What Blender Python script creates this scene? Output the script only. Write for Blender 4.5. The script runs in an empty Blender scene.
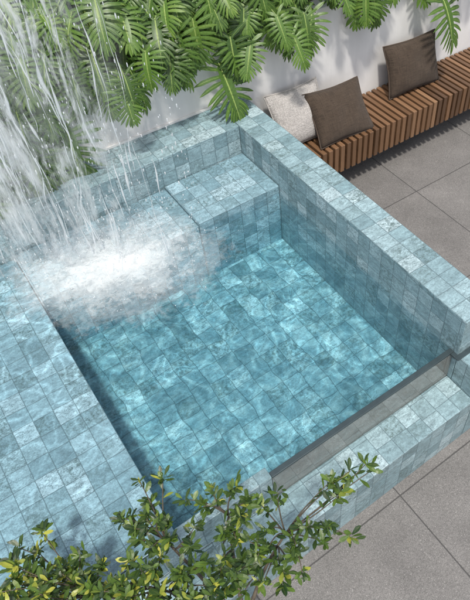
import bpy, bmesh, math, random
from mathutils import Vector, Matrix, noise as mnoise
PI = math.pi
R = math.radians
sc = bpy.context.scene
col = sc.collection
rnd = random.Random(7)

# ------------------------------------------------------------------ camera
U = 3.28                                   # camera height above the paving, metres
F = 616.55; PX, PY = 307.71, 283.76        # focal length and principal point of the 470x600 photo
pitch, yaw, roll = R(48.817), R(35.579), R(-1.098)
fw = Vector((math.sin(yaw)*math.cos(pitch), math.cos(yaw)*math.cos(pitch), -math.sin(pitch)))
rt = Vector((math.cos(yaw), -math.sin(yaw), 0)); up = rt.cross(fw)
c_, s_ = math.cos(roll), math.sin(roll)
rt, up = c_*rt + s_*up, -s_*rt + c_*up
cam = bpy.data.cameras.new('camera'); cob = bpy.data.objects.new('camera', cam); col.objects.link(cob)
cam.sensor_fit = 'HORIZONTAL'; cam.sensor_width = 36; cam.lens = F/470*36
cam.shift_x = -(PX-235)/470; cam.shift_y = -(300-PY)/470
cam.clip_start = .05; cam.clip_end = 500
m = Matrix((rt, up, -fw)).transposed().to_4x4(); m.translation = (0, 0, U); cob.matrix_world = m
sc.camera = cob

def at(px, py, z):
    d = rt*((px-PX)/F) + up*(-(py-PY)/F) + fw
    return Vector((0, 0, U)) + d*((z-U)/d.z)

# ------------------------------------------------------------------ world and sun
SUN = Vector((-.17, -.36, .92)).normalized()
w = bpy.data.worlds.new('World'); sc.world = w; w.use_nodes = True
nt = w.node_tree; bg = nt.nodes['Background']
sky = nt.nodes.new('ShaderNodeTexSky'); sky.sky_type = 'NISHITA'; sky.sun_disc = False
sky.sun_elevation = math.asin(SUN.z); sky.sun_rotation = math.atan2(SUN.x, SUN.y)
sky.air_density = 1.0; sky.dust_density = 3.0; sky.ozone_density = .8
hs = nt.nodes.new('ShaderNodeHueSaturation'); hs.inputs['Saturation'].default_value = .5
nt.links.new(sky.outputs[0], hs.inputs['Color']); nt.links.new(hs.outputs[0], bg.inputs[0]); bg.inputs[1].default_value = .125
sl = bpy.data.lights.new('sun', 'SUN'); sl.energy = 2.5; sl.angle = R(4.0); sl.color = (1, .95, .87)
so = bpy.data.objects.new('sun', sl); col.objects.link(so)
so.rotation_euler = (-SUN).to_track_quat('-Z', 'Y').to_euler()
sc.view_settings.view_transform = 'Standard'; sc.view_settings.look = 'None'
sc.view_settings.exposure = .52; sc.view_settings.gamma = 1
sc.render.engine = 'CYCLES'
cy = sc.cycles
cy.use_denoising = True; cy.max_bounces = 10; cy.transparent_max_bounces = 40; cy.diffuse_bounces = 5
cy.volume_bounces = 0

# ------------------------------------------------------------------ node helpers
class N:
    def __init__(s, name):
        s.m = bpy.data.materials.new(name); s.m.use_nodes = True
        s.t = s.m.node_tree; s.t.nodes.clear()
        s.out = s.t.nodes.new('ShaderNodeOutputMaterial')
    def n(s, typ, ins=None, **kw):
        nd = s.t.nodes.new('ShaderNode'+typ)
        for k, v in kw.items(): setattr(nd, k, v)
        for k, v in (ins or {}).items(): s.set(nd.inputs[k], v)
        return nd
    def set(s, sock, v):
        if isinstance(v, bpy.types.NodeSocket): s.t.links.new(v, sock)
        elif isinstance(v, bpy.types.Node): s.t.links.new(v.outputs[0], sock)
        else:
            if isinstance(v, tuple) and len(v) == 3 and sock.type == 'RGBA': v = v+(1,)
            sock.default_value = v
    def math(s, op, a, b=0., c=None, clamp=False):
        nd = s.t.nodes.new('ShaderNodeMath'); nd.operation = op; nd.use_clamp = clamp
        s.set(nd.inputs[0], a); s.set(nd.inputs[1], b)
        if c is not None: s.set(nd.inputs[2], c)
        return nd.outputs[0]
    def vec(s, op, a, b=(0, 0, 0)):
        nd = s.t.nodes.new('ShaderNodeVectorMath'); nd.operation = op
        s.set(nd.inputs[0], a)
        if op == 'SCALE': s.set(nd.inputs['Scale'], b)
        else: s.set(nd.inputs[1], b)
        return nd.outputs[0]
    def mix(s, f, a, b, blend='MIX'):
        nd = s.t.nodes.new('ShaderNodeMix'); nd.data_type = 'RGBA'; nd.blend_type = blend
        s.set(nd.inputs[0], f); s.set(nd.inputs[6], a); s.set(nd.inputs[7], b)
        return nd.outputs[2]
    def ramp(s, f, stops, interp='LINEAR'):
        nd = s.t.nodes.new('ShaderNodeValToRGB'); s.set(nd.inputs[0], f); cr = nd.color_ramp; cr.interpolation = interp
        while len(cr.elements) < len(stops): cr.elements.new(.5)
        for e, (p, c) in zip(cr.elements, stops):
            e.position = p; e.color = (c+(1,)) if isinstance(c, tuple) else (c, c, c, 1)
        return nd.outputs[0]
    def noise(s, vec, scale, detail=4., rough=.55, dist=0., dim='3D'):
        nd = s.n('TexNoise', {'Scale': scale, 'Detail': detail, 'Roughness': rough, 'Distortion': dist})
        nd.noise_dimensions = dim
        if vec is not None: s.set(nd.inputs['Vector'], vec)
        return nd.outputs[0]
    def coord(s, k='Object'): return s.n('TexCoord').outputs[k]
    def surf(s, v): s.set(s.out.inputs['Surface'], v)
    def bump(s, h, strength=.3, dist=.01, normal=None):
        b = s.n('Bump', {'Strength': strength, 'Distance': dist, 'Height': h})
        if normal is not None: s.set(b.inputs['Normal'], normal)
        return b.outputs[0]
    def bsdf(s, **k):
        b = s.n('BsdfPrincipled'); nm = {'color': 'Base Color', 'rough': 'Roughness', 'normal': 'Normal', 'metal': 'Metallic',
              'spec': 'Specular IOR Level', 'sheen': 'Sheen Weight', 'coat': 'Coat Weight', 'coatr': 'Coat Roughness'}
        for kk, v in k.items(): s.set(b.inputs[nm[kk]], v)
        return b

def tile_material(name='pool_tile', wob=.005, tint=(1, 1, 1), freq=10.0, stag=.3, wet=0.):
    a = N(name); uv = a.coord('UV')
    nz = a.n('TexNoise', {'Scale': 6.5, 'Detail': 2.}); a.set(nz.inputs['Vector'], uv)
    wv = a.vec('SCALE', a.vec('SUBTRACT', nz.outputs['Color'], (.5, .5, .5)), wob)
    p = a.vec('SCALE', a.vec('ADD', uv, wv), freq)
    cs = a.n('SeparateXYZ', {'Vector': p})
    cw = a.n('TexWhiteNoise', {'Vector': a.n('CombineXYZ', {0: a.math('FLOOR', cs.outputs[0])}).outputs[0]})
    p = a.n('CombineXYZ', {0: cs.outputs[0], 1: a.math('ADD', cs.outputs[1], a.math('MULTIPLY', cw.outputs[0], stag)), 2: 0.}).outputs[0]
    cell = a.vec('FLOOR', p); fr = a.vec('FRACTION', p)
    wn = a.n('TexWhiteNoise', {'Vector': cell}); wn.noise_dimensions = '3D'
    rv, rc = wn.outputs['Value'], wn.outputs['Color']
    sep = a.n('SeparateColor', {'Color': rc}); r1, r2, r3 = sep.outputs
    sx = a.n('SeparateXYZ', {'Vector': fr})
    ex = a.math('MINIMUM', sx.outputs[0], a.math('SUBTRACT', 1., sx.outputs[0]))
    ey = a.math('MINIMUM', sx.outputs[1], a.math('SUBTRACT', 1., sx.outputs[1]))
    e = a.math('MINIMUM', ex, ey)
    # uneven cut edges
    en = a.noise(uv, 60., 3.); e = a.math('ADD', e, a.math('MULTIPLY', a.math('SUBTRACT', en, .5), .03))
    grout = a.n('MapRange', {0: e, 1: .008, 2: .022, 3: .8, 4: 0.}).outputs[0]
    # per-tile shifted stone pattern
    sh = a.vec('ADD', uv, a.vec('SCALE', rc, 7.))
    sa = a.vec('MULTIPLY', sh, (1., 1.9, 1.))
    n1 = a.noise(sa, 20., 5., .72, .15); n2 = a.noise(sh, 120., 2., .6); n3 = a.noise(sa, 16., 4., .72, .5)
    base = a.ramp(rv, [(0., (.17, .26, .29)), (.25, (.22, .325, .358)), (.55, (.258, .37, .405)), (.8, (.30, .415, .45)), (1., (.38, .49, .525))])
    mott = a.n('MapRange', {0: n1, 1: .3, 2: .72, 3: .64, 4: 1.30}).outputs[0]
    base = a.mix(1., base, mott, 'MULTIPLY')
    fine = a.n('MapRange', {0: n2, 1: .3, 2: .7, 3: .82, 4: 1.16}).outputs[0]
    base = a.mix(1., base, fine, 'MULTIPLY')
    ridge = a.math('ABSOLUTE', a.math('SUBTRACT', n3, .5))
    vein = a.n('MapRange', {0: ridge, 1: .0, 2: .026, 3: 1., 4: 0.}).outputs[0]
    vm = a.n('MapRange', {0: r1, 1: .2, 2: 1., 3: .12, 4: .9}).outputs[0]
    base = a.mix(a.math('MULTIPLY', vein, vm), base, (.05, .085, .09))
    blot = a.n('MapRange', {0: a.noise(sh, 42., 4., .8, .3), 1: .44, 2: .64, 3: 0., 4: 1.}).outputs[0]
    bm_ = a.n('MapRange', {0: r2, 1: .4, 2: .9, 3: .08, 4: .9}).outputs[0]
    base = a.mix(a.math('MULTIPLY', blot, bm_), base, (.075, .115, .112))
    base = a.mix(1., base, tint, 'MULTIPLY')
    colr = a.mix(grout, base, (.095, .145, .165))
    # height: random tilt of every tile, sunken joints, riven face
    tx = a.math('MULTIPLY', a.math('SUBTRACT', sx.outputs[0], .5), a.math('SUBTRACT', r1, .5))
    ty = a.math('MULTIPLY', a.math('SUBTRACT', sx.outputs[1], .5), a.math('SUBTRACT', r3, .5))
    h = a.math('ADD', a.math('MULTIPLY', a.math('ADD', tx, ty), 1.1), a.math('MULTIPLY', n1, .5))
    h = a.math('ADD', h, a.math('MULTIPLY', n2, .22))
    h = a.math('SUBTRACT', h, a.math('MULTIPLY', grout, .9))
    rough = a.n('MapRange', {0: n1, 1: .3, 2: .7, 3: .32-wet, 4: .55-wet}).outputs[0]
    a.surf(a.bsdf(color=colr, rough=rough, spec=.5, normal=a.bump(h, .55, .006)))
    return a.m
M = {}
M['tile'] = tile_material()
M['ledge_tile'] = tile_material('ledge_tile', .006, (.92, .99, 1.05), stag=.1, wet=.2)
M['floor_tile'] = tile_material('pool_floor_tile', .046, freq=8.6, stag=.5)

def paving_material():
    a = N('paving'); p = a.coord('Object')
    sx = a.n('SeparateXYZ', {'Vector': p})
    def dj(c, off):
        q = a.math('FRACT', a.math('DIVIDE', a.math('SUBTRACT', c, off), .9))
        return a.math('MULTIPLY', a.math('MINIMUM', q, a.math('SUBTRACT', 1., q)), .9), a.math('FLOOR', a.math('DIVIDE', a.math('SUBTRACT', c, off), .9))
    dx, ix = dj(sx.outputs[0], 1.164); dy, iy = dj(sx.outputs[1], .804)
    j = a.n('MapRange', {0: a.math('MINIMUM', dx, dy), 1: .0024, 2: .0042, 3: .9, 4: 0.}).outputs[0]
    cid = a.n('CombineXYZ', {0: ix, 1: iy, 2: 0.})
    wn = a.n('TexWhiteNoise', {'Vector': cid.outputs[0]})
    v1 = a.n('TexVoronoi', {'Vector': p, 'Scale': 300.}); v2 = a.n('TexVoronoi', {'Vector': p, 'Scale': 165.})
    n1 = a.noise(p, 3., 5.); n2 = a.noise(p, 420., 3., .7)
    g = a.n('SeparateColor', {'Color': v1.outputs['Color']}).outputs[0]
    g2 = a.n('SeparateColor', {'Color': v2.outputs['Color']}).outputs[1]
    base = a.ramp(g, [(0, (.10, .096, .092)), (.3, (.138, .132, .127)), (.7, (.168, .161, .155)), (1, (.215, .206, .198))])
    near = a.math('LESS_THAN', v2.outputs['Distance'], .34)
    wh = a.math('MULTIPLY', near, a.math('GREATER_THAN', g2, .94)); dk = a.math('MULTIPLY', near, a.math('LESS_THAN', g2, .1))
    base = a.mix(a.math('MULTIPLY', wh, .5), base, (.5, .48, .46)); base = a.mix(a.math('MULTIPLY', dk, .6), base, (.06, .06, .06))
    base = a.mix(1., base, a.n('MapRange', {0: n1, 1: .3, 2: .7, 3: .82, 4: 1.1}).outputs[0], 'MULTIPLY')
    stn = a.noise(p, 1.1, 6., .7, .4); base = a.mix(a.n('MapRange', {0: stn, 1: .56, 2: .68, 3: 0., 4: .28}).outputs[0], base, (.085, .08, .078))
    base = a.mix(1., base, a.n('MapRange', {0: n2, 1: .3, 2: .7, 3: .85, 4: 1.15}).outputs[0], 'MULTIPLY')
    base = a.mix(1., base, a.n('MapRange', {0: wn.outputs[0], 3: .94, 4: 1.05}).outputs[0], 'MULTIPLY')
    base = a.mix(j, base, (.045, .043, .042))
    h = a.math('SUBTRACT', a.math('MULTIPLY', n2, .25), a.math('MULTIPLY', j, 2.))
    a.surf(a.bsdf(color=base, rough=.62, normal=a.bump(h, .5, .003)))
    return a.m
M['paving'] = paving_material()

def stucco():
    a = N('stucco'); p = a.coord('Object')
    n1 = a.noise(p, 2.2, 5.); n2 = a.noise(p, 90., 4.)
    st = a.noise(a.vec('MULTIPLY', p, (6., 6., .8)), 1.5, 5., .6)
    c = a.ramp(n1, [(.3, (.66, .65, .645)), (.7, (.76, .75, .74))])
    c = a.mix(1., c, a.n('MapRange', {0: st, 1: .35, 2: .7, 3: 1.02, 4: .93}).outputs[0], 'MULTIPLY')
    a.surf(a.bsdf(color=c, rough=.85, normal=a.bump(n2, .25, .003)))
    return a.m
M['stucco'] = stucco()

def wood():
    a = N('slat_wood'); p = a.coord('UV')
    ob = a.n('SeparateXYZ', {'Vector': p})
    wn = a.n('TexWhiteNoise', {'Vector': a.n('CombineXYZ', {0: a.math('FLOOR', ob.outputs[0])}).outputs[0]})
    q = a.vec('ADD', a.vec('MULTIPLY', p, (9., 2.2, 1.)), a.vec('SCALE', wn.outputs['Color'], 30.))
    n1 = a.noise(q, 1.6, 5., .6, .6); n2 = a.noise(a.vec('MULTIPLY', q, (4., .8, 1.)), 6., 4., .7)
    c = a.ramp(wn.outputs['Value'], [(0, (.085, .044, .022)), (.4, (.145, .076, .037)), (.75, (.19, .102, .052)), (1, (.25, .142, .076))])
    c = a.mix(1., c, a.n('MapRange', {0: n1, 1: .3, 2: .7, 3: .68, 4: 1.28}).outputs[0], 'MULTIPLY')
    c = a.mix(1., c, a.n('MapRange', {0: n2, 1: .35, 2: .7, 3: .82, 4: 1.14}).outputs[0], 'MULTIPLY')
    a.surf(a.bsdf(color=c, rough=.5, normal=a.bump(n2, .25, .002)))
    return a.m
M['wood'] = wood()

def plain(name, c, rough=.6, metal=0., var=.15, sc_=20.):
    a = N(name); n1 = a.noise(a.coord('Object'), sc_, 4.)
    cc = a.mix(1., c, a.n('MapRange', {0: n1, 1: .3, 2: .7, 3: 1-var, 4: 1+var}).outputs[0], 'MULTIPLY')
    a.surf(a.bsdf(color=cc, rough=rough, metal=metal)); return a.m
M['gap_shade_wood'] = plain('gap_shade_frame', (.03, .022, .018))
M['steel'] = plain('dark_steel', (.045, .065, .072), .4, .3, .12)
M['soil'] = plain('soil', (.035, .028, .02), .95, 0, .5, 25.)
M['bark'] = plain('bark', (.085, .07, .05), .85, 0, .35, 60.)
M['stem'] = plain('petiole', (.13, .19, .05), .5, 0, .2)

def fabric(name, c1, c2, fine=(420., 260.), speck=0.):
    a = N(name); uv = a.coord('UV')
    s = a.n('SeparateXYZ', {'Vector': uv})
    wx = a.n('TexWave', {'Vector': uv, 'Scale': fine[0]/6.3, 'Distortion': 1.5, 'Detail': 2.}, bands_direction='X')
    wy = a.n('TexWave', {'Vector': uv, 'Scale': fine[1]/6.3, 'Distortion': 1.5, 'Detail': 2.}, bands_direction='Y')
    n1 = a.noise(a.vec('MULTIPLY', uv, (4., 60., 1.)), 3., 4., .7); n2 = a.noise(a.vec('MULTIPLY', uv, (60., 4., 1.)), 3., 4., .7)
    t = a.math('MULTIPLY', a.math('ADD', n1, n2), .5)
    c = a.ramp(t, [(.36, c1), (.64, c2)])
    h = a.math('ADD', a.math('ADD', wx.outputs['Fac'], wy.outputs['Fac']), a.math('MULTIPLY', t, 2.))
    if speck:
        v = a.n('TexVoronoi', {'Vector': uv, 'Scale': 160.})
        k = a.n('SeparateColor', {'Color': v.outputs['Color']}).outputs[0]
        c = a.mix(1., c, a.n('MapRange', {0: k, 3: 1-speck, 4: 1+speck*.6}).outputs[0], 'MULTIPLY')
        h = a.math('ADD', h, a.math('MULTIPLY', v.outputs['Distance'], -3.))
    a.surf(a.bsdf(color=c, rough=.9, sheen=.06, spec=.2, normal=a.bump(h, .5, .003)))
    return a.m
M['brown_fabric'] = fabric('brown_linen', (.034, .025, .019), (.088, .064, .047))
M['grey_fabric'] = fabric('grey_weave', (.33, .31, .295), (.50, .475, .455), speck=.22)
M['brown_piping'] = plain('brown_piping', (.06, .042, .03), .9)
M['grey_piping'] = plain('grey_piping', (.36, .34, .32), .9)

def leafmat(name, c1, c2, rib, rough=.32, trans=.25, vv=.65, rv_=.42):
    a = N(name)
    at_ = a.n('Attribute', attribute_name='tone')
    uv = a.coord('UV'); s = a.n('SeparateXYZ', {'Vector': uv})
    oi = a.n('ObjectInfo')
    k = a.math('ADD', a.math('MULTIPLY', at_.outputs['Fac'], 1.0-rv_), a.math('MULTIPLY', oi.outputs['Random'], rv_))
    c = a.ramp(k, [(.1, c1), (.62, c2), (1, rib)])
    vein = a.n('MapRange', {0: a.math('ABSOLUTE', s.outputs[0]), 1: 0., 2: .16, 3: vv, 4: 0.}).outputs[0]
    c = a.mix(vein, c, rib)
    n = a.noise(a.coord('Object'), 30., 3.)
    c = a.mix(1., c, a.n('MapRange', {0: n, 1: .3, 2: .7, 3: .8, 4: 1.2}).outputs[0], 'MULTIPLY')
    b = a.bsdf(color=c, rough=rough, spec=.5, normal=a.bump(a.math('ABSOLUTE', s.outputs[0]), .4, .004))
    tr = a.n('BsdfTranslucent', {'Color': a.mix(1., c, (1.5, 1.7, .6), 'MULTIPLY')})
    mx = a.n('MixShader', {0: trans, 1: b.outputs[0], 2: tr.outputs[0]})
    a.surf(mx.outputs[0]); return a.m
M['philo'] = leafmat('split_leaf', (.022, .058, .012), (.095, .185, .030), (.29, .38, .08), .42)
M['tree_leaf'] = leafmat('tree_leaf', (.016, .042, .011), (.085, .150, .022), (.38, .38, .06), .42, .2, .15, 0.)

def water_material():
    a = N('pool_water'); p = a.coord('Object')
    g = a.n('NewGeometry'); nz = a.n('SeparateXYZ', {'Vector': g.outputs['True Normal']}).outputs[2]
    top = a.math('GREATER_THAN', a.math('ABSOLUTE', nz), .5)
    d = a.n('TexNoise', {'Vector': p, 'Scale': 3.5, 'Detail': 1.}); d.noise_dimensions = '2D'
    q = a.vec('ADD', p, a.vec('SCALE', a.vec('SUBTRACT', d.outputs['Color'], (.5, .5, .5)), .34))
    v = a.n('TexVoronoi', {'Vector': q, 'Scale': 10.}); v.voronoi_dimensions = '2D'
    v2 = a.n('TexVoronoi', {'Vector': a.vec('MULTIPLY', q, (1.3, .9, 1.)), 'Scale': 21.}); v2.voronoi_dimensions = '2D'
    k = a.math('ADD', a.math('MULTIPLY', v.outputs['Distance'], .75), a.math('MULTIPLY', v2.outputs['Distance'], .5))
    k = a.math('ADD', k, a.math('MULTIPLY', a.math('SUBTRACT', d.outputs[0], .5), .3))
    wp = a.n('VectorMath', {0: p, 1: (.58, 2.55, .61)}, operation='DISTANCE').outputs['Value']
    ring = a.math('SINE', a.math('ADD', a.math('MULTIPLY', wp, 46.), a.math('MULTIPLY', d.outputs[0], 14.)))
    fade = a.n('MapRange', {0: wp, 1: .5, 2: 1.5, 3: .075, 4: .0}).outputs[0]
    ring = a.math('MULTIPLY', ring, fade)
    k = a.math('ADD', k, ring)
    ca = a.ramp(k, [(.15, (.68, .74, .765)), (.42, (.74, .79, .805)), (.58, (.79, .825, .84)), (.72, (.88, .90, .90)), (.88, (.97, .97, .97))])  # caustic blotches and ripple rings put into the transmission colour
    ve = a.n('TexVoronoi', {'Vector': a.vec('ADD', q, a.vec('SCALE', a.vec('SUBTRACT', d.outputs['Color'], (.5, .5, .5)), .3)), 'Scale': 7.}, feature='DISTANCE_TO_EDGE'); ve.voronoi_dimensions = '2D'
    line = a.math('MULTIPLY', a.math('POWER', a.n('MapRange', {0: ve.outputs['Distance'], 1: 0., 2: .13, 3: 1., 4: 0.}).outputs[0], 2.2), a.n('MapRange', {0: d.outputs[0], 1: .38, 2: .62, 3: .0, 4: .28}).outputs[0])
    ca = a.vec('SCALE', ca, a.math('ADD', 1.14, line))  # bright caustic net added to the same transmission colour
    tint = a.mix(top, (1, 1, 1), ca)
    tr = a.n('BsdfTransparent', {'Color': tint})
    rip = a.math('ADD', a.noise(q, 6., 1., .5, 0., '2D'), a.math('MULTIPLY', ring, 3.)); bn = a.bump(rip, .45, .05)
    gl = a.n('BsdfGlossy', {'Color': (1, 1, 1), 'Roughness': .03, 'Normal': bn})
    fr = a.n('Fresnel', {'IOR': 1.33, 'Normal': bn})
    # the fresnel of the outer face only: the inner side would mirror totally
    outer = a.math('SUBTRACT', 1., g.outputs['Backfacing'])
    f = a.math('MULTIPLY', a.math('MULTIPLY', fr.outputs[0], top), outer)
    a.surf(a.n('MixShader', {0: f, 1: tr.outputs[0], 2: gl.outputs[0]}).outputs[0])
    ab = a.n('VolumeAbsorption', {'Color': (.16, .79, .90), 'Density': .58})
    a.set(a.out.inputs['Volume'], ab.outputs[0])
    return a.m
M['water'] = water_material()

def film_material():
    a = N('water_film'); p = a.coord('Object')
    d = a.n('TexNoise', {'Vector': p, 'Scale': 3.5, 'Detail': 1.}); d.noise_dimensions = '2D'
    q = a.vec('ADD', p, a.vec('SCALE', a.vec('SUBTRACT', d.outputs['Color'], (.5, .5, .5)), .4))
    ve = a.n('TexVoronoi', {'Vector': q, 'Scale': 6.}, feature='DISTANCE_TO_EDGE'); ve.voronoi_dimensions = '2D'
    wp = a.n('VectorMath', {0: p, 1: (.4, 2.7, .62)}, operation='DISTANCE').outputs['Value']
    near = a.n('MapRange', {0: wp, 1: .4, 2: 1.7, 3: .30, 4: .04}).outputs[0]
    line = a.math('MULTIPLY', a.math('POWER', a.n('MapRange', {0: ve.outputs['Distance'], 1: 0., 2: .16, 3: 1., 4: 0.}).outputs[0], 2.), near)
    tr = a.n('BsdfTransparent', {'Color': a.vec('SCALE', (.93, .97, .985), a.math('ADD', .97, line))})  # caustic lines near the fall put into the transmission colour
    gl = a.n('BsdfGlossy', {'Color': (1, 1, 1), 'Roughness': .06})
    a.surf(a.n('MixShader', {0: a.n('Fresnel', {'IOR': 1.33}).outputs[0], 1: tr.outputs[0], 2: gl.outputs[0]}).outputs[0])
    return a.m
M['lit_film'] = film_material()

def glass_material():
    a = N('pool_glass'); n1 = a.noise(a.coord('Object'), 14., 5.)
    tr = a.n('BsdfTransparent', {'Color': (.74, .82, .79)})
    lit_film = a.n('BsdfDiffuse', {'Color': (.52, .52, .48)})  # reflection of the tiles put in as a beige diffuse layer
    gl = a.n('BsdfGlossy', {'Color': (.95, .95, .95), 'Roughness': .04})
    m1 = a.n('MixShader', {0: a.n('MapRange', {0: n1, 1: .3, 2: .7, 3: .24, 4: .36}).outputs[0], 1: tr.outputs[0], 2: lit_film.outputs[0]})
    lw = a.n('Fresnel', {'IOR': 1.9})
    a.surf(a.n('MixShader', {0: lw.outputs[0], 1: m1.outputs[0], 2: gl.outputs[0]}).outputs[0])
    return a.m
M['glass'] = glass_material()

def fall_material(name, lo, hi, stretch, white=(.86, .89, .91), amax=.8, edge=False):
    a = N(name); uv = a.coord('UV')
    s = a.n('SeparateXYZ', {'Vector': uv})
    q = a.vec('MULTIPLY', uv, stretch)
    dn = a.n('TexNoise', {'Vector': uv, 'Scale': 2.5, 'Detail': 2.})
    q = a.vec('ADD', q, a.vec('SCALE', a.vec('SUBTRACT', dn.outputs['Color'], (.5, .5, .5)), .8))
    n1 = a.noise(q, 1., 5., .66, .35); n2 = a.noise(a.vec('MULTIPLY', uv, (50., 9., 1.)), 1., 3., .65, .5)
    k = a.math('ADD', a.math('MULTIPLY', n1, .68), a.math('MULTIPLY', n2, .32))
    al = a.n('MapRange', {0: k, 1: lo, 2: hi, 3: 0., 4: amax}).outputs[0]
    # the sheet thins out at its two sides
    ed = a.math('MULTIPLY', a.math('MULTIPLY', s.outputs[0], a.math('SUBTRACT', 1., s.outputs[0])), 4.)
    ed = a.n('MapRange', {0: ed, 1: 0., 2: .6, 3: 0., 4: 1.}).outputs[0]
    al = a.math('MULTIPLY', al, ed)
    lo_ = a.n('MapRange', {0: s.outputs[1], 1: .7, 2: 1.7, 3: .45, 4: 1.}).outputs[0]
    al = a.math('MULTIPLY', al, lo_)
    b = a.bsdf(color=white, rough=.15, normal=a.bump(k, .5, .03))
    tl = a.n('BsdfTranslucent', {'Color': white})
    mb = a.n('MixShader', {0: .4, 1: b.outputs[0], 2: tl.outputs[0]})
    tr = a.n('BsdfTransparent')
    a.surf(a.n('MixShader', {0: al, 1: tr.outputs[0], 2: mb.outputs[0]}).outputs[0])
    return a.m
M['fall'] = fall_material('falling_water', .485, .60, (10., 2.2, 1.), amax=.92)
M['veil'] = fall_material('water_veil', .43, .70, (6., 1.0, 1.), amax=.40)

def stream_material():
    a = N('water_stream'); uv = a.coord('UV')
    n1 = a.noise(a.vec('MULTIPLY', uv, (2., 9., 1.)), 1., 4., .6)
    lw = a.n('LayerWeight', {'Blend': .35})
    al = a.math('MULTIPLY', a.n('MapRange', {0: n1, 1: .3, 2: .66, 3: .30, 4: 1.}).outputs[0], a.n('MapRange', {0: lw.outputs['Facing'], 1: .15, 2: .85, 3: 1., 4: .25}).outputs[0])
    b = a.bsdf(color=(.9, .93, .95), rough=.08, spec=.6)
    tl = a.n('BsdfTranslucent', {'Color': (.9, .93, .95)})
    mb = a.n('MixShader', {0: .4, 1: b.outputs[0], 2: tl.outputs[0]})
    a.surf(a.n('MixShader', {0: al, 1: a.n('BsdfTransparent').outputs[0], 2: mb.outputs[0]}).outputs[0])
    return a.m
M['stream'] = stream_material()

def foam_material():
    a = N('foam'); p = a.coord('Object'); s = a.n('SeparateXYZ', {'Vector': p})
    r = a.math('SQRT', a.math('ADD', a.math('POWER', a.math('DIVIDE', s.outputs[0], .74), 2.), a.math('POWER', a.math('DIVIDE', s.outputs[1], .47), 2.)))
    n1 = a.noise(p, 4., 4., .6, .4); n2 = a.noise(p, 26., 4., .7, .5)
    k = a.math('ADD', r, a.math('ADD', a.math('MULTIPLY', a.math('SUBTRACT', n1, .5), .75), a.math('MULTIPLY', a.math('SUBTRACT', n2, .5), .7)))
    al = a.ramp(k, [(.0, .62), (.25, .50), (.5, .30), (.75, .12), (1., 0.)], 'EASE')
    b = a.bsdf(color=(.90, .93, .94), rough=.6, normal=a.bump(n2, .5, .03))
    a.surf(a.n('MixShader', {0: al, 1: a.n('BsdfTransparent').outputs[0], 2: b.outputs[0]}).outputs[0])
    return a.m
M['foam'] = foam_material()

# ------------------------------------------------------------------ mesh helpers
def obj(name, bm, mat, parent=None, smooth=False):
    me = bpy.data.meshes.new(name); bm.to_mesh(me); bm.free()
    for mm in (mat if isinstance(mat, (list, tuple)) else [mat]): me.materials.append(mm)
    if smooth: me.polygons.foreach_set('use_smooth', [True]*len(me.polygons))
    o = bpy.data.objects.new(name, me); col.objects.link(o)
    if parent: o.parent = parent
    return o
def tag(o, label=None, cat=None, group=None, kind=None):
    if label: o['label'] = label
    if cat: o['category'] = cat
    if group: o['group'] = group
    if kind: o['kind'] = kind
    return o
def thing(name, label, cat, loc=(0, 0, 0), rz=0, group=None):
    o = bpy.data.objects.new(name, None); col.objects.link(o); o.empty_display_size = .1
    o.location = loc; o.rotation_euler = (0, 0, rz)
    return tag(o, label, cat, group)
def box(bm, a, b, org=(0, 0, 0), sx=(1, 1, 1), skip=()):
    """axis-aligned box with metric UVs measured from org, scaled by sx"""
    uvl = bm.loops.layers.uv.verify()
    x0, y0, z0 = a; x1, y1, z1 = b
    P = [(x0,y0,z0),(x1,y0,z0),(x1,y1,z0),(x0,y1,z0),(x0,y0,z1),(x1,y0,z1),(x1,y1,z1),(x0,y1,z1)]
    V = [bm.verts.new(p) for p in P]
    for nm, ids, ax in (('-z',(3,2,1,0),2),('+z',(4,5,6,7),2),('-y',(0,1,5,4),1),('+y',(2,3,7,6),1),('-x',(3,0,4,7),0),('+x',(1,2,6,5),0)):
        if nm in skip: continue
        f = bm.faces.new([V[i] for i in ids])
        for l in f.loops:
            q = [(l.vert.co[i]-org[i])*sx[i] for i in range(3)]
            l[uvl].uv = (q[0], q[1]) if ax == 2 else ((q[0]+50, q[2]+30) if ax == 1 else (q[1]+90, q[2]+70))
def tube(bm, pts, rad, seg=6, cap=True):
    uvl = bm.loops.layers.uv.verify()
    rings = []; n = len(pts); prev = None
    for i, p in enumerate(pts):
        t = (pts[min(i+1, n-1)]-pts[max(i-1, 0)]).normalized()
        s = t.cross(Vector((0, 0, 1)) if abs(t.z) < .9 else Vector((1, 0, 0))).normalized()
        if prev is not None:
            s = (prev - t*prev.dot(t)).normalized()
        prev = s; q = t.cross(s)
        r = rad[i] if isinstance(rad, (list, tuple)) else rad
        rings.append([bm.verts.new(p + (s*math.cos(2*PI*k/seg)+q*math.sin(2*PI*k/seg))*r) for k in range(seg)])
    ln = 0
    for i in range(n-1):
        l2 = ln + (pts[i+1]-pts[i]).length
        for k in range(seg):
            f = bm.faces.new((rings[i][k], rings[i][(k+1) % seg], rings[i+1][(k+1) % seg], rings[i+1][k])); f.smooth = True
            for l, u, v in zip(f.loops, (k, k+1, k+1, k), (ln, ln, l2, l2)): l[uvl].uv = (u/seg, v)
        ln = l2
    if cap:
        bm.faces.new(rings[0][::-1]); bm.faces.new(rings[-1])
def bez(p0, p1, p2, n):
    return [p0*(1-t)**2 + p1*2*t*(1-t) + p2*t*t for t in [i/n for i in range(n+1)]]
def bevel(o, wd, seg=2):
    b = o.modifiers.new('bevel', 'BEVEL'); b.width = wd; b.segments = seg; b.limit_method = 'ANGLE'; b.harden_normals = False

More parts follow.
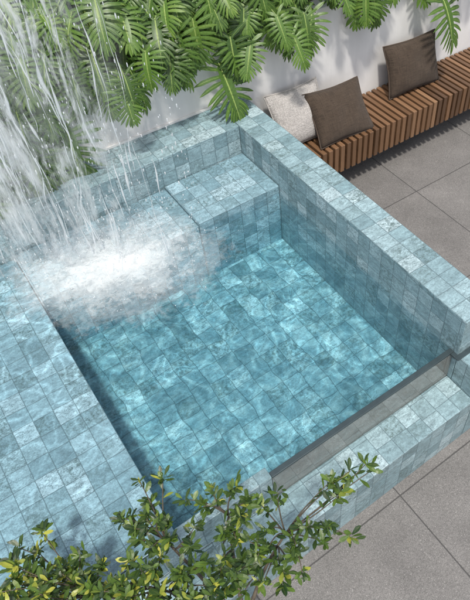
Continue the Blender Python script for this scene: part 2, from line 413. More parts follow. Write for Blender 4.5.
# ------------------------------------------------------------------ dimensions (metres)
XI, XO = 1.690, 1.912            # right wall, inner and outer face
ZC = .879                        # coping height
YB, YW = 3.115, 3.414            # back coping front face, garden wall face
ZW = .610                        # water level and glass top
YG0, YG1 = 1.061, 1.086          # glass pane
YF = .859; ZG = .384             # outer face and top of the gutter
XL = .072; ZL = .618             # shallow ledge: edge and height
XS, YS, ZS = 1.085, 2.663, .662  # seat: left end, front, height
XR, YR = .54, 1.12; ZF = .180                        # pool floor
YE = 1.034; XW = -1.15                       # far left end of the pool

# ------------------------------------------------------------------ paving
bm = bmesh.new(); box(bm, (-30, -30, -.3), (30, 30, 0)); g = obj('paving', bm, M['paving']); tag(g, kind='structure')

# ------------------------------------------------------------------ pool
pool = thing('plunge_pool', 'raised plunge pool clad in blue grey stone tiles, with a glass front', 'pool', (.3, 2, 0))
def pp(name, bm, mat=None, bev=.004):
    o = obj(name, bm, mat or M['tile'], pool); o.location = (-.3, -2, 0)
    if bev: bevel(o, bev)
    return o
bm = bmesh.new(); box(bm, (XI, YE, 0), (XO, YW, ZC), (XI, YG0+.003, ZC), (.1/.111, 1/.997, 1)); pp('coping_wall', bm)
bm = bmesh.new(); box(bm, (XW-.2, YB, 0), (XI-.002, YW, ZC), (XI-.002, YW, ZC), (1, 1, 1)); pp('coping_wall', bm)
bm = bmesh.new(); box(bm, (XI, YF, 0), (XO, YE-.002, ZW-.004), (XI, YG0, ZW), (.1/.111, 1, 1)); pp('end_block', bm)
bm = bmesh.new(); box(bm, (XS, YS, .02), (XI-.002, YB-.002, ZS), (XI, YB, ZS), (1, .1/.113*1.0, 1)); pp('seat', bm, M['ledge_tile'])
bm = bmesh.new(); box(bm, (XL+.002, YS+.001, .02), (XS-.002, YB-.002, .645), (XS, YB, .645)); pp('step', bm, M['ledge_tile'])
bm = bmesh.new(); box(bm, (XW, YG1+.002, .02), (XL, YB-.002, ZL), (XL, YG1, ZL), (1, 1, 1)); pp('shallow_ledge', bm, M['ledge_tile'])
bm = bmesh.new(); box(bm, (XW-.2, YG0, 0), (XW-.002, YB-.002, ZC), (XW, YB, ZC)); pp('coping_wall', bm)
bm = bmesh.new(); box(bm, (XL+.002, YG1+.002, .0), (XI-.002, YB-.002, ZF), (XL, YB, ZF)); pp('pool_floor', bm, M['floor_tile'], 0)
bm = bmesh.new(); box(bm, (XW-.2, YF, 0), (XI-.002, YG0-.002, ZG), (XI, YF, ZG)); pp('overflow_gutter', bm)
bm = bmesh.new(); box(bm, (XW, YG0, .02), (XI-.002, YG1, ZG-.004), (XI, YF, ZG)); pp('front_wall', bm)
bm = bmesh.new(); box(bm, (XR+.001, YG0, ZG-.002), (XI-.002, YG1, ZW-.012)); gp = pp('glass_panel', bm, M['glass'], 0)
bm = bmesh.new(); box(bm, (XR+.001, YG0-.001, ZW-.011), (XI-.001, YG1+.002, ZW+.004)); box(bm, (XI-.026, YE-.030, ZW-.0035), (XO+.02, YE-.0035, ZW+.004)); box(bm, (XI-.026, YE-.0034, ZW-.0115), (XI-.0015, YG0-.0015, ZW+.0035)); tr_ = obj('top_rail', bm, M['steel'], gp); bevel(tr_, .002)

bm = bmesh.new(); box(bm, (XL+.001, YG0, ZG+.001), (XR, YR, ZL-.002), (XL, YG0, ZW)); pp('front_ledge', bm)
bm = bmesh.new(); box(bm, (XW, YG0, ZG+.001), (XL, YG1-.001, ZL), (XL, YG0, ZW)); pp('front_ledge', bm)
# water: one closed body over the deep basin and the shallow ledge
def water():
    xs = [XW+.002, XL+.003, XS-.003, XI-.004]; ys = [YG1+.003, YS-.003, YB-.004]; zs = [ZF+.003, .5, ZW]
    fill = set()
    for i in range(3):
        for j in range(2):
            if j == 1: continue
            if i >= 1: fill.add((i, j, 1)); fill.add((i, j, 0))
    bm = bmesh.new(); vd = {}
    def v(i, j, k):
        if (i, j, k) not in vd: vd[i, j, k] = bm.verts.new((xs[i], ys[j], zs[k]))
        return vd[i, j, k]
    for (i, j, k) in fill:
        for d, q in (((1,0,0),((1,0,0),(1,1,0),(1,1,1),(1,0,1))), ((-1,0,0),((0,1,0),(0,0,0),(0,0,1),(0,1,1))),
                     ((0,1,0),((1,1,0),(0,1,0),(0,1,1),(1,1,1))), ((0,-1,0),((0,0,0),(1,0,0),(1,0,1),(0,0,1))),
                     ((0,0,1),((0,0,1),(1,0,1),(1,1,1),(0,1,1))), ((0,0,-1),((0,1,0),(1,1,0),(1,0,0),(0,0,0)))):
            if (i+d[0], j+d[1], k+d[2]) in fill: continue
            bm.faces.new([v(i+a, j+b, k+c) for a, b, c in q])
    return obj('water', bm, M['water'])
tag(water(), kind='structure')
bm = bmesh.new(); nx, ny = 46, 74; G = {}
for i in range(nx+1):
    for j in range(ny+1):
        x, y = XW+.003+(XL-.006-XW)*i/nx, YG1-.02+(YB-.006-YG1+.02)*j/ny
        d_ = math.hypot(x-.4, y-2.7)
        G[i, j] = bm.verts.new((x, y, ZL+.006+(.0035*math.sin(d_*42+2*mnoise.noise(Vector((x*4, y*4, 0)))))*math.exp(-d_*1.3)+.0016*mnoise.noise(Vector((x*6, y*6, 3)))))
for i in range(nx):
    for j in range(ny):
        f = bm.faces.new((G[i, j], G[i+1, j], G[i+1, j+1], G[i, j+1])); f.smooth = True
tag(obj('water', bm, M['lit_film']), kind='structure')

# ------------------------------------------------------------------ garden wall and planting bed
gw = thing('garden_wall', 'white rendered garden wall behind the pool and bench, topped by plants', 'wall', (0, YW, 0))
bm = bmesh.new(); box(bm, (-6, 0, 0), (9, .14, 1.30)); o = obj('wall', bm, M['stucco'], gw); bevel(o, .006)
bm = bmesh.new(); box(bm, (-6, -.012, ZC+.001), (XO+.03, -.001, ZC+.016)); obj('sealing_strip', bm, M['stucco'], gw)
bm = bmesh.new(); box(bm, (-6, YW+.142, 0), (9, 7.5, 1.22)); tag(obj('soil', bm, M['soil']), kind='structure')

# ------------------------------------------------------------------ bench
BX0, BX1, BY0, BZ0, BZ1 = 1.93, 5.2, 2.942, .232, .476
bench = thing('bench', 'long floating bench of brown timber slats along the white wall', 'bench', (3.4, 3.2, 0))
bm = bmesh.new(); uvl = bm.loops.layers.uv.verify()
x = BX0; k = 0
while x < BX1:
    wd = .036; th = .032
    prof = [(YW-.012, BZ1), (BY0, BZ1), (BY0, BZ0), (BY0+th, BZ0), (BY0+th, BZ1-th), (YW-.012, BZ1-th)]
    jx = rnd.uniform(-.0012, .0012); jy = rnd.uniform(-.0015, .0015)
    A = [bm.verts.new((x+jx-3.4, y+jy-3.2, z)) for y, z in prof]; B = [bm.verts.new((x+jx+wd-3.4, y+jy-3.2, z)) for y, z in prof]
    L = [0, .46, .71, .74, .95, 1.4]
    for i in range(6):
        j = (i+1) % 6
        f = bm.faces.new((A[i], A[j], B[j], B[i]))
        for l, u, vv in zip(f.loops, (.1, .1, .9, .9), (L[i], L[j] if j else 1.5, L[j] if j else 1.5, L[i])): l[uvl].uv = (k+u, vv)
    for q, S in ((A, 1), (B, -1)):
        for ids in ((0, 1, 4, 5), (1, 2, 3, 4)):
            f = bm.faces.new([q[i] for i in (ids if S < 0 else ids[::-1])])
            for l in f.loops: l[uvl].uv = (k+.5+l.vert.co.z, l.vert.co.y)
    x += .0567; k += 1
bmesh.ops.recalc_face_normals(bm, faces=bm.faces[:])
o = obj('slatted_seat', bm, M['wood'], bench); bevel(o, .0025, 1)
bm = bmesh.new(); box(bm, (BX0+.02-3.4, BY0+.036-3.2, BZ0+.004), (BX1-3.4, YW-.012-3.2, BZ1-.036)); obj('frame', bm, M['gap_shade_wood'], bench)  # frame filled out to close the gaps; their shade is in its dark colour

# ------------------------------------------------------------------ cushions
def cushion(name, label, cen, xax, yax, size, thick, mat, pmat, seed, sag=.0):
    """cen: middle; xax, yax: directions of the width and height of the cushion"""
    t = thing(name, label, 'cushion', cen, 0, 'cushions on the bench')
    xax = xax.normalized(); zax = xax.cross(yax).normalized(); yax = zax.cross(xax).normalized()
    R3 = Matrix((xax, yax, zax)).transposed()
    rn = random.Random(seed); n = 22
    bm = bmesh.new(); uvl = bm.loops.layers.uv.verify(); grid = {}
    def pos(u, v, sd):
        ex = 1 - .085*(1-abs(v)**1.6)*abs(u)**2.2; ey = 1 - .085*(1-abs(u)**1.6)*abs(v)**2.2   # sides pulled in, ears at the corners
        x_, y_ = u*ex*size[0]/2, v*ey*size[1]/2
        h = thick/2*((1-abs(u)**2.6)*(1-abs(v)**2.6))**.55
        h *= 1 - .16*v*0 + .22*(-v)
        p = Vector((x_, y_, 0))*6 + Vector((seed, 0, sd*3))
        h += (mnoise.noise(p*.55)*.022 + mnoise.noise(p*1.7)*.009)*min(1, (1-max(abs(u), abs(v)))*5)
        z_ = sd*h - sag*(1-v*v)*.5
        q = R3 @ Vector((x_, y_, z_))
        return q
    for sd in (1, -1):
        for i in range(n+1):
            for j in range(n+1):
                u, v = -1+2*i/n, -1+2*j/n
                e = i in (0, n) or j in (0, n)
                if sd == -1 and e: grid[i, j, -1] = grid[i, j, 1]; continue
                grid[i, j, sd] = bm.verts.new(pos(u, v, sd))
        for i in range(n):
            for j in range(n):
                q = [(i, j), (i+1, j), (i+1, j+1), (i, j+1)]
                if sd < 0: q = q[::-1]
                f = bm.faces.new([grid[a, b, sd] for a, b in q]); f.smooth = True
                for l, (a, b) in zip(f.loops, q): l[uvl].uv = (a/n*size[0], b/n*size[1])
    obj('cover', bm, mat, t)
    bm = bmesh.new(); path = []
    for i in range(n): path.append(pos(-1+2*i/n, -1, 0))
    for i in range(n): path.append(pos(1, -1+2*i/n, 0))
    for i in range(n): path.append(pos(1-2*i/n, 1, 0))
    for i in range(n): path.append(pos(-1, 1-2*i/n, 0))
    path.append(path[0].copy()); tube(bm, path, .0055, 6, False)
    obj('piping', bm, pmat, t, True)
    return t
def cushion_from(name, label, bl, br, tl, tr2, thick, mat, pmat, seed):
    bl, br, tl, tr2 = map(Vector, (bl, br, tl, tr2))
    cen = (bl+br+tl+tr2)/4; xax = (br+tr2-bl-tl)/2; yax = (tl+tr2-bl-br)/2
    return cushion(name, label, cen, xax, yax, (xax.length*1.03, yax.length*1.03), thick, mat, pmat, seed)
cushion_from('cushion', 'dark brown linen cushion leaning on the pale grey cushion by the pool corner',
             (2.283, 3.01, .482), (2.728, 2.985, .482), (2.335, 3.25, .80), (2.89, 3.25, .75), .15, M['brown_fabric'], M['brown_piping'], 3)
cushion_from('cushion', 'dark brown linen cushion standing alone against the white wall midway along the bench',
             (3.19, 3.20, .482), (3.70, 3.175, .482), (3.11, 3.325, .87), (3.665, 3.325, .84), .15, M['brown_fabric'], M['brown_piping'], 11)
cushion_from('cushion', 'pale grey woven cushion half hidden behind a brown cushion and the pool coping',
             (2.03, 3.15, .482), (2.48, 3.13, .482), (2.06, 3.345, .84), (2.50, 3.345, .835), .15, M['grey_fabric'], M['grey_piping'], 23)

# ------------------------------------------------------------------ split-leaf plants on the wall
def leaf_mesh(seed):
    """deeply lobed leaf along +Y, face up +Z, length about 1"""
    rn = random.Random(seed); bm = bmesh.new(); uvl = bm.loops.layers.uv.verify(); tl = bm.verts.layers.float.new('tone')
    D = rn.uniform(.12, .3); tw = rn.uniform(-.15, .15)
    def surf(x, y):
        z = -D*max(y, 0)**2 + .30*abs(x) - .75*x*x + tw*x*y
        return Vector((x, y, z))
    nl = 11
    def quad(ps, uvs, tone):
        vs = [bm.verts.new(p) for p in ps]
        for v_ in vs: v_[tl] = tone
        f = bm.faces.new(vs); f.smooth = True
        for l, q in zip(f.loops, uvs): l[uvl].uv = q
    T = [.02+.86*(i/(nl-1))**.92 for i in range(nl)]
    for sd in (-1, 1):
        # inner blade along the midrib
        for i in range(nl-1):
            t0, t1 = T[i]-.04, T[i+1]-.04
            w0 = .085*math.sin(PI*min(1, .22+.78*t0))+.02; w1 = .085*math.sin(PI*min(1, .22+.78*t1))+.02
            a, b, c, d = surf(0, t0), surf(0, t1), surf(sd*w1, t1+.03), surf(sd*w0, t0+.03)
            q = [a, b, c, d]; uu = [(0, 0), (0, 1), (.6, 1), (.6, 0)]
            if sd > 0: q, uu = q[::-1], uu[::-1]
            quad(q, uu, .45+rn.uniform(-.08, .08))
        for i in range(nl):
            f_ = i/(nl-1)
            ang = R(142 - 118*f_**.75 + rn.uniform(-5, 5)); curl = R(rn.uniform(8, 26))
            ln = (.36+.22*math.sin(PI*(.2+.62*f_)) - .17*f_)*rn.uniform(.9, 1.08)
            hw = (.041 if i else .046)*rn.uniform(.9, 1.1)*(1-.25*f_)
            x0, y0 = 0., T[i]-.02
            prof = [(.0, .72), (.2, .72), (.42, 1.12), (.58, 1.02), (.74, .98), (.9, .55), (1., .0)]
            L_, Rr, C_ = [], [], []
            px, py, ps = 0., y0, 0.
            dr = rn.uniform(.0, .1)
            for s, wv in prof:
                aa = ang - curl*s
                px += sd*math.sin(aa)*(s-ps)*ln; py += math.cos(aa)*(s-ps)*ln; ps = s
                wv *= hw*(1+rn.uniform(-.12, .12))
                nx, ny = math.cos(aa)*sd, -math.sin(aa)
                dz = Vector((0, 0, -dr*s*s*.8)); fold = Vector((0, 0, .012))
                C_.append(surf(px, py)+dz-fold*.6); L_.append(surf(px+nx*wv, py+ny*wv)+dz); Rr.append(surf(px-nx*wv, py-ny*wv)+dz)
            tone = min(1, max(0, .42+rn.uniform(-.2, .22)))
            for s in range(len(prof)-1):
                for E, sg in ((L_, 1), (Rr, -1)):
                    q = [C_[s], C_[s+1], E[s+1], E[s]]; uu = [(0, 0), (0, 1), (sg, 1), (sg, 0)]
                    if s == len(prof)-2: q, uu = q[:2]+q[3:], uu[:2]+uu[3:]
                    if sg*sd < 0: q, uu = q[::-1], uu[::-1]
                    quad(q, uu, tone)
    # terminal lobe
    q = [surf(0, .9), surf(.035, .98), surf(0, 1.12), surf(-.035, .98)]
    quad(q[:3], [(0, 0), (1, .5), (0, 1)], .5); quad([q[0], q[2], q[3]], [(0, 0), (0, 1), (-1, .5)], .5)
    bmesh.ops.remove_doubles(bm, verts=bm.verts[:], dist=.0004)
    # pale midrib
    pts = [surf(0, -.06+1.12*k/7)+Vector((0, 0, .004)) for k in range(8)]
    n0 = len(bm.faces); tube(bm, pts, [.011*(1-.75*k/7) for k in range(8)], 5, False)
    bm.faces.ensure_lookup_table()
    for f in bm.faces[n0:]: f.material_index = 1
    me = bpy.data.meshes.new('leaf'); bm.to_mesh(me); bm.free()
    me.materials.append(M['philo']); me.materials.append(M['midrib'])
    return me
M['midrib'] = plain('midrib', (.30, .40, .12), .45, 0, .15)
LEAVES = [leaf_mesh(100+i) for i in range(7)]

def philodendron(loc, n, seed, label, front=1., scale=1., spread=.42, lift=.34, zmin=.9, extra=()):
    rn = random.Random(seed)
    t = thing('split_leaf_plant', label, 'plant', loc, 0, 'split leaf plants on the wall')
    stems = bmesh.new()
    i = 0; tries = 0
    while i < n and tries < 600:
        tries += 1
        # azimuth: 0 = towards the pool (-Y)
        if i < n*front*.62: az = rn.uniform(-1.25, 1.0)
        else: az = rn.uniform(-PI, PI)
        lev = rn.random()                       # 0 outer drooping, 1 inner upright
        d = Vector((math.sin(az), -math.cos(az), 0))
        r = spread*(.45+.75*(1-lev))*rn.uniform(.8, 1.15); h = lift*(.25+1.3*lev)*rn.uniform(.8, 1.2)
        tip = d*r + Vector((rn.uniform(-.05, .05), 0, h))
        mid = d*r*.45 + Vector((0, 0, h*1.05+.10))
        pts = bez(Vector((d.x*.03, d.y*.03, 0)), mid, tip, 7)
        zl = zmin + rn.uniform(0, .22)
        dip = R(rn.uniform(42, 70) if lev < .6 else rn.uniform(26, 56))
        L = rn.uniform(.17, .265)*scale
        wt = Vector(loc)+tip
        az2 = az*.45 - .28 + rn.uniform(-.4, .4); dd = Vector((math.sin(az2), -math.cos(az2), 0))
        we = wt + (dd*math.cos(dip)-Vector((0, 0, 1))*math.sin(dip))*L
        if we.z-.06 < zl or (wt.y < YW+.15 and we.z < 1.32 and wt.z < 1.28 and we.y > YW-.02): continue
        i += 1
        tube(stems, pts, [.0085*(1-.4*k/7) for k in range(8)], 5)
        ax = (dd*math.cos(dip) - Vector((0, 0, 1))*math.sin(dip)).normalized()
        sdv = ax.cross(Vector((0, 0, 1))).normalized(); nrm = sdv.cross(ax)
        mt = Matrix((sdv, ax, nrm)).transposed() @ Matrix.Rotation(rn.uniform(-.35, .35), 3, 'Y')
        o = bpy.data.objects.new('leaf', LEAVES[rn.randrange(len(LEAVES))]); col.objects.link(o); o.parent = t
        mm = (mt @ Matrix.Diagonal((L*rn.uniform(1.0, 1.2), L, L))).to_4x4(); mm.translation = tip
        o.matrix_local = mm
    for (tp, az, dip, L, vi) in extra:
        tp = Vector(tp)-Vector(loc); dd = Vector((math.sin(az), -math.cos(az), 0))
        ax = (dd*math.cos(dip)-Vector((0, 0, 1))*math.sin(dip)).normalized(); sdv = ax.cross(Vector((0, 0, 1))).normalized()
        o = bpy.data.objects.new('leaf', LEAVES[vi]); col.objects.link(o); o.parent = t
        mm = (Matrix((sdv, ax, sdv.cross(ax))).transposed() @ Matrix.Diagonal((L*1.15, L, L))).to_4x4(); mm.translation = tp; o.matrix_local = mm
        tube(stems, bez(Vector((dd.x*.03, dd.y*.03, 0)), tp*.5+Vector((0, 0, .14)), tp, 7), [.0085*(1-.4*k/7) for k in range(8)], 5)
    obj('stems', stems, M['stem'], t, True)
    return t
plants = [  # x, y, leaves, label
    (.05, 3.70, 36, 'split leaf plant seen through the left side of the waterfall'),
    (.62, 3.70, 36, 'split leaf plant seen through the right strands of the waterfall'),
    (1.12, 3.70, 40, 'split leaf plant draping the wall just right of the waterfall'),
    (1.60, 3.70, 40, 'split leaf plant whose leaves hang over the pool corner'),
    (2.12, 3.70, 36, 'split leaf plant hanging above the pale grey cushion'),
    (2.66, 3.72, 26, 'split leaf plant hanging above the gap between the two brown cushions'),
    (3.22, 3.72, 24, 'split leaf plant reaching down beside the lone brown cushion'),
    (3.80, 3.74, 20, 'split leaf plant at the top right, farthest along the wall'),
]
for i, (x, y, n, lb) in enumerate(plants):
    ex = {3: [((1.72, 3.34, 1.20), .05, R(52), .34, 2)], 6: [((3.62, 3.22, 1.16), .2, R(50), .36, 4)], 0: [((.02, 3.36, 1.12), -.3, R(40), .36, 1), ((-.12, 3.33, 1.10), -.5, R(55), .32, 3), ((.2, 3.32, 1.16), -.1, R(62), .33, 5), ((.08, 3.28, 1.02), -.35, R(50), .28, 0)], 1: [((.42, 3.34, 1.20), -.2, R(60), .33, 2), ((.66, 3.33, 1.18), -.3, R(62), .33, 6), ((.52, 3.31, 1.1), .1, R(64), .28, 4)]}.get(i, ())
    philodendron((x, y, 1.24), n, 40+i, lb, extra=ex, zmin=.82 if x < .7 else .98 if x < 1.5 else .95 if x < 2.5 else .80)
back = [(-.1, 4.25, 'split leaf plant in the second row behind the left of the waterfall'),
        (.5, 4.3, 'split leaf plant in the second row behind the middle of the waterfall'),
        (1.15, 4.25, 'split leaf plant in the second row just right of the waterfall'),
        (1.75, 4.25, 'split leaf plant in the second row behind the pool corner'),
        (2.4, 4.25, 'split leaf plant in the second row above the pale grey cushion'),
        (.1, 4.95, 'split leaf plant in the back row at the top left, behind the falling water'),
        (.8, 5.0, 'split leaf plant in the back row at the top, right of the falling water')]
for i, (x, y, lb) in enumerate(back):
    philodendron((x, y, 1.24), 32, 90+i, lb, .7, 1.0, .5, .42)

# ------------------------------------------------------------------ waterfall
wf = thing('waterfall', 'sheet of white falling water breaking into strands above the foam', 'waterfall', (.62, 2.66, ZW))
A0, A1 = Vector((.02, 3.02, 0)), Vector((1.02, 2.44, 0))     # foot of the curtain, left and right end
OFF = Vector((.62, 2.66, ZW))
def sheet(name, mat, u0, u1, push, seed, ztop, zbot=ZW):
    bm = bmesh.new(); uvl = bm.loops.layers.uv.verify(); nu, nv = 40, 44; G = {}
    nrm = Vector(((A1-A0).y, -(A1-A0).x, 0)).normalized()
    for i in range(nu+1):
        for j in range(nv+1):
            s = u0+(u1-u0)*i/nu; v = j/nv; z = ztop+(zbot-ztop)*v
            p = A0.lerp(A1, s)
            wv = mnoise.noise(Vector((s*7+seed, z*1.1, seed)))*.07 + mnoise.noise(Vector((s*20+seed, z*2.5, 2.)))*.025
            p = p + nrm*(push + wv) + (A1-A0)*(mnoise.noise(Vector((s*5, z*1.3, seed+5.)))*.035)
            G[i, j] = bm.verts.new((p.x-OFF.x, p.y-OFF.y, z-OFF.z))
    for i in range(nu):
        for j in range(nv):
            q = [(i, j), (i, j+1), (i+1, j+1), (i+1, j)]
            f = bm.faces.new([G[a] for a in q]); f.smooth = True
            for l, (a, b) in zip(f.loops, q): l[uvl].uv = (a/nu, (ztop+(zbot-ztop)*b/nv))
    return obj(name, bm, mat, wf)
sheet('water_sheet', M['fall'], -.32, .44, .05, 3., 3.0)
sheet('water_sheet', M['fall'], -.08, .72, -.04, 9., 3.0)
sheet('water_sheet', M['fall'], -.4, .34, -.09, 41., 3.0)
sheet('veil', M['veil'], -.3, .5, -.12, 17., 3.0)
sheet('veil', M['veil'], -.05, .85, .12, 29., 3.0)
rn = random.Random(5)
bm = bmesh.new(); db = bmesh.new()
nrm = Vector(((A1-A0).y, -(A1-A0).x, 0)).normalized()
def drop(b, p, r, el=1.):
    m_ = Matrix.Translation(p-OFF) @ Matrix.Diagonal((r, r, r*el, 1))
    bmesh.ops.create_icosphere(b, subdivisions=1, radius=1, matrix=m_)
for k in range(80):
    s = rn.uniform(-.1, .82); z1 = rn.uniform(.9, 3.0)
    if s > .55: z1 = rn.uniform(.8, 2.2)
    ln = rn.uniform(.12, .6); z0 = max(ZW, z1-ln)
    p0 = A0.lerp(A1, s)+nrm*rn.uniform(-.16, .16); n = 14; ph = rn.uniform(0, 50); r0 = rn.uniform(.0025, .0085)
    pts, rad = [], []
    for i in range(n+1):
        z = z1+(z0-z1)*i/n
        q = p0 + nrm*(mnoise.noise(Vector((ph, z*1.3, 0)))*.05) + (A1-A0).normalized()*((mnoise.noise(Vector((ph, z*1.3, 9)))*.07+mnoise.noise(Vector((ph, z*6, 19)))*.012))
        pts.append(Vector((q.x, q.y, z))-OFF); rad.append(r0*(.25+1.5*abs(mnoise.noise(Vector((ph+7, z*7, 3)))))*(math.sin(PI*min(1, max(0, .02+.96*i/n)))**.7))
    tube(bm, pts, rad, 6)
for k in range(26):
    s = rn.uniform(-.3, .5); z1 = rn.uniform(1.5, 3.0); z0 = max(.8, z1-rn.uniform(.5, 1.4))
    p0 = A0.lerp(A1, s)+nrm*rn.uniform(-.14, .14); n = 26; ph = rn.uniform(0, 50); r0 = rn.uniform(.005, .012)
    pts, rad = [], []
    for i in range(n+1):
        z = z1+(z0-z1)*i/n
        q = p0 + nrm*(mnoise.noise(Vector((ph, z*1.6, 0)))*.05) + (A1-A0).normalized()*(mnoise.noise(Vector((ph, z*1.6, 9)))*.08+mnoise.noise(Vector((ph, z*7, 19)))*.02)
        pts.append(Vector((q.x, q.y, z))-OFF); rad.append(r0*(.12+1.7*abs(mnoise.noise(Vector((ph+7, z*6, 3)))))*(math.sin(PI*min(1, max(0, .02+.96*i/n)))**.6))
    tube(bm, pts, rad, 8)
obj('streams', bm, M['stream'], wf, True)
for k in range(800):
    s = rn.random(); z = ZW+.02+2.3*rn.random()**1.25
    p = A0.lerp(A1, s)+nrm*rn.gauss(0, .12); drop(db, Vector((p.x, p.y, z)), rn.uniform(.0014, .004), rn.uniform(1.5, 4.5))
for k in range(520):                                  # splash thrown up from the foam
    a = rn.uniform(0, 2*PI); q = abs(rn.gauss(0, .55)); h = rn.random()**2.2*.28
    p = A0.lerp(A1, .5)+(A1-A0)*.5*math.cos(a)*q+nrm*math.sin(a)*q*.45
    if p.y > YB-.03: continue
    drop(db, Vector((p.x, p.y, ZW+.005+h)), rn.uniform(.0012, .0034))
tag(obj('droplets', db, M['stream'], wf, True), kind='stuff')
# foam cushion on the water, churned up by the fall
bm = bmesh.new(); nx, ny = 90, 60; G = {}
for i in range(nx+1):
    for j in range(ny+1):
        x, y = -1.0+2.0*i/nx, -.72+1.44*j/ny
        r = math.sqrt((x/.8)**2+(y/.5)**2)
        z = .004+max(0, 1-r)**1.2*(.012+.03*mnoise.noise(Vector((x*5, y*5, 1.)))+.02*mnoise.noise(Vector((x*14, y*14, 4.))))
        G[i, j] = bm.verts.new((x, y, max(z, .004)))
for i in range(nx):
    for j in range(ny):
        f = bm.faces.new((G[i, j], G[i+1, j], G[i+1, j+1], G[i, j+1])); f.smooth = True
fo = obj('foam', bm, M['foam']); tag(fo, kind='stuff')
fc = A0.lerp(A1, .50); dv = A1-A0
fo.location = (fc.x, fc.y-.03, ZW+.002); fo.rotation_euler = (0, 0, math.atan2(dv.y, dv.x))
cut = [v for v in fo.data.vertices]
# trim the foam where it would enter the walls or the seat
b2 = bmesh.new(); b2.from_mesh(fo.data); mw = Matrix.LocRotScale(fo.location, fo.rotation_euler, None)
kill = []
for f in b2.faces:
    c = mw @ f.calc_center_median()
    if c.y > YB-.02 or c.x < XW+.02 or (c.x > XS-.02 and c.y > YS-.02): kill.append(f)
for v in b2.verts:
    c = mw @ v.co; t_ = min(1, max(0, (c.y-YS+.035)/.035)); v.co.z += .039*t_
    if c.x < XL+.03: v.co.z += max(0, .024-.039*t_)
bmesh.ops.delete(b2, geom=kill, context='FACES'); b2.to_mesh(fo.data); b2.free()

# ------------------------------------------------------------------ foreground tree
tree = thing('tree', 'leafy young tree in front of the pool, with small green leaves, some painted sunlit yellow', 'tree', (.12, .5, 0))
T0 = Vector((.12, .5, 0))
rn = random.Random(21)
hub = Vector((.12, .60, .72))
bm = bmesh.new(); tube(bm, bez(Vector((0, 0, 0)), Vector((.05, -.03, .4)), hub-T0, 8), [.022*(1-.35*k/8) for k in range(9)], 8); obj('trunk', bm, M['bark'], tree, True)
clusters = [ # pixel x, y of the tip, height z, painted sunlit yellow, leaves
 (10,562,1.05,.6,14),(30,575,1.1,.8,16),(42,532,1.0,.75,12),(38,552,1.0,.5,10),(60,572,1.1,.6,16),(80,556,1.05,.4,14),(8,594,1.15,1.,16),
 (45,597,1.15,.9,16),(85,585,1.1,.6,16),(100,566,1.05,.5,14),(112,590,1.1,.6,16),(20,548,1.0,.3,8),
 (122,520,1.02,.2,12),(150,502,1.05,.2,14),(163,478,1.1,.3,10),(158,520,1.1,.3,14),(138,540,1.08,.4,14),(170,540,1.12,.3,14),(190,548,1.1,.3,14),
 (130,562,1.12,.6,16),(152,572,1.15,.7,16),(180,575,1.15,.4,16),(205,565,1.12,.3,14),(214,588,1.15,.4,16),(160,597,1.18,.8,16),(125,598,1.16,.7,16),(192,600,1.16,.5,14),
 (212,490,1.12,.2,14),(203,507,1.1,.25,12),(233,488,1.15,.2,14),(250,500,1.15,.2,14),(240,518,1.12,.15,14),(262,506,1.15,.25,12),(225,533,1.1,.2,12),(266,530,1.12,.3,12),(250,542,1.1,.2,10),
 (278,493,1.18,.5,9),(330,482,1.2,.2,11),(350,471,1.22,.25,12),(366,464,1.22,.45,10),(342,493,1.2,.15,9),(372,470,1.2,.3,7),
 (308,527,1.15,.2,12),(330,528,1.17,.25,13),(350,536,1.17,.3,9),(322,541,1.15,.5,10),(292,556,1.1,.2,12),(284,572,1.08,.3,10),(302,572,1.1,.7,10),(275,565,1.08,.2,8),
 (240,562,1.1,.3,12),(258,556,1.1,.2,11),(268,548,1.1,.3,10),(296,545,1.12,.2,10),(262,585,1.1,.3,10),(232,582,1.1,.4,14),(246,572,1.1,.3,12),(284,588,1.06,.3,8),(140,482,1.12,.15,6),(185,500,1.12,.2,8),(245,590,1.1,.3,8),(226,560,1.1,.3,8)]
for k in range(42):
    px, py = rn.uniform(0, 245), rn.uniform(548, 612)
    if py < 560 + .08*px*(px < 110) - 8*(px > 120): py += 14
    clusters.append((px, py, rn.uniform(1.0, 1.2), max(.1, 1.05-px/230), rn.randint(9, 14)))
for k in range(10):
    px, py = rn.uniform(120, 262), rn.uniform(500, 548)
    clusters.append((px, py, rn.uniform(1.0, 1.15), .2, rn.randint(7, 12)))
leafb = bmesh.new(); uvl = leafb.loops.layers.uv.verify(); tlay = leafb.verts.layers.float.new('tone')
twig = bmesh.new()
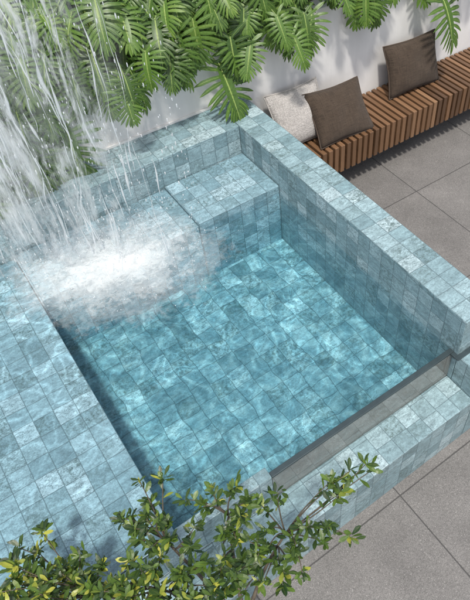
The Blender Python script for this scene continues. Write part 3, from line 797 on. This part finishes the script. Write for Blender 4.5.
def small_leaf(base, d, nrm, L, wd, tone):
    s = d.cross(nrm).normalized(); nrm = s.cross(d)
    prof = [(0, .10), (.28, .62), (.6, 1.), (.84, .72), (1., .06)]
    C, A_, B_ = [], [], []
    bend = rn.uniform(-.05, .3)
    for t, wv in prof:
        c = base + d*L*t - nrm*L*bend*t*t
        C.append(c); A_.append(c+s*wd*wv+nrm*wd*wv*.28); B_.append(c-s*wd*wv+nrm*wd*wv*.28)
    for E, sg in ((A_, 1), (B_, -1)):
        for i in range(4):
            q = [C[i], C[i+1], E[i+1], E[i]]
            if sg < 0: q = q[::-1]
            vs = [leafb.verts.new(p-T0) for p in q]
            for v_ in vs: v_[tlay] = tone
            f = leafb.faces.new(vs); f.smooth = True
            uu = [(0, 0), (0, 1), (sg, 1), (sg, 0)]
            if sg < 0: uu = uu[::-1]
            for l, q_ in zip(f.loops, uu): l[uvl].uv = q_
limbs = [Vector((-.28, .95, .95)), Vector((.02, .95, .98)), Vector((.25, .88, 1.0)), Vector((.38, .70, 1.0)), Vector((-.08, .82, .98))]
limb_pts = []
for i, e in enumerate(limbs):
    b = bmesh.new(); pts = bez(hub, hub.lerp(e, .5)+Vector((rn.uniform(-.03, .03), rn.uniform(-.03, .03), .06)), e, 7)
    tube(b, [p-T0 for p in pts], [.009*(1-.55*k/7) for k in range(8)], 6); obj('limb', b, M['bark'], tree, True)
    limb_pts += pts[3:]
for (px, py, z, sunlit_yel, n) in clusters:
    tip = at(px, py, z)
    st = min(limb_pts, key=lambda p: (p-tip).length + .3*abs(p.z-tip.z+.1))
    mid = st.lerp(tip, .5)+Vector((rn.uniform(-.03, .03), rn.uniform(-.03, .03), rn.uniform(0, .05)))
    pts = bez(st, mid, tip, 6)
    tube(twig, [p-T0 for p in pts], [.0034*(1-.55*k/6) for k in range(7)], 5)
    dr = (tip-mid).normalized()
    for i in range(int(n*1.7)):
        t = rn.random()**.7
        b = pts[3].lerp(tip, t) if rn.random() < .5 else tip + Vector((rn.gauss(0, .008), rn.gauss(0, .008), rn.gauss(0, .008)))
        az = i*2.4+rn.uniform(-.4, .4); el = rn.uniform(-.35, .75)
        d = Vector((math.cos(az)*math.cos(el), math.sin(az)*math.cos(el), math.sin(el))) + dr*.45
        d.normalize()
        nr = (Vector((0, 0, 1)) + Vector((rn.gauss(0, .5), rn.gauss(0, .5), 0))).normalized()
        if abs(nr.dot(d)) > .9: nr = Vector((0, -1, .2))
        L = rn.uniform(.025, .048)
        tone = min(1, max(0, rn.gauss(.32, .22) + (rn.random() < sunlit_yel**2*.55)*rn.uniform(.3, .6)))  # sunlight on the leaves put into their tone as yellow
        small_leaf(b, d, nr, L, L*rn.uniform(.14, .23), tone)
obj('twigs', twig, M['bark'], tree, True)
obj('crown', leafb, M['tree_leaf'], tree)
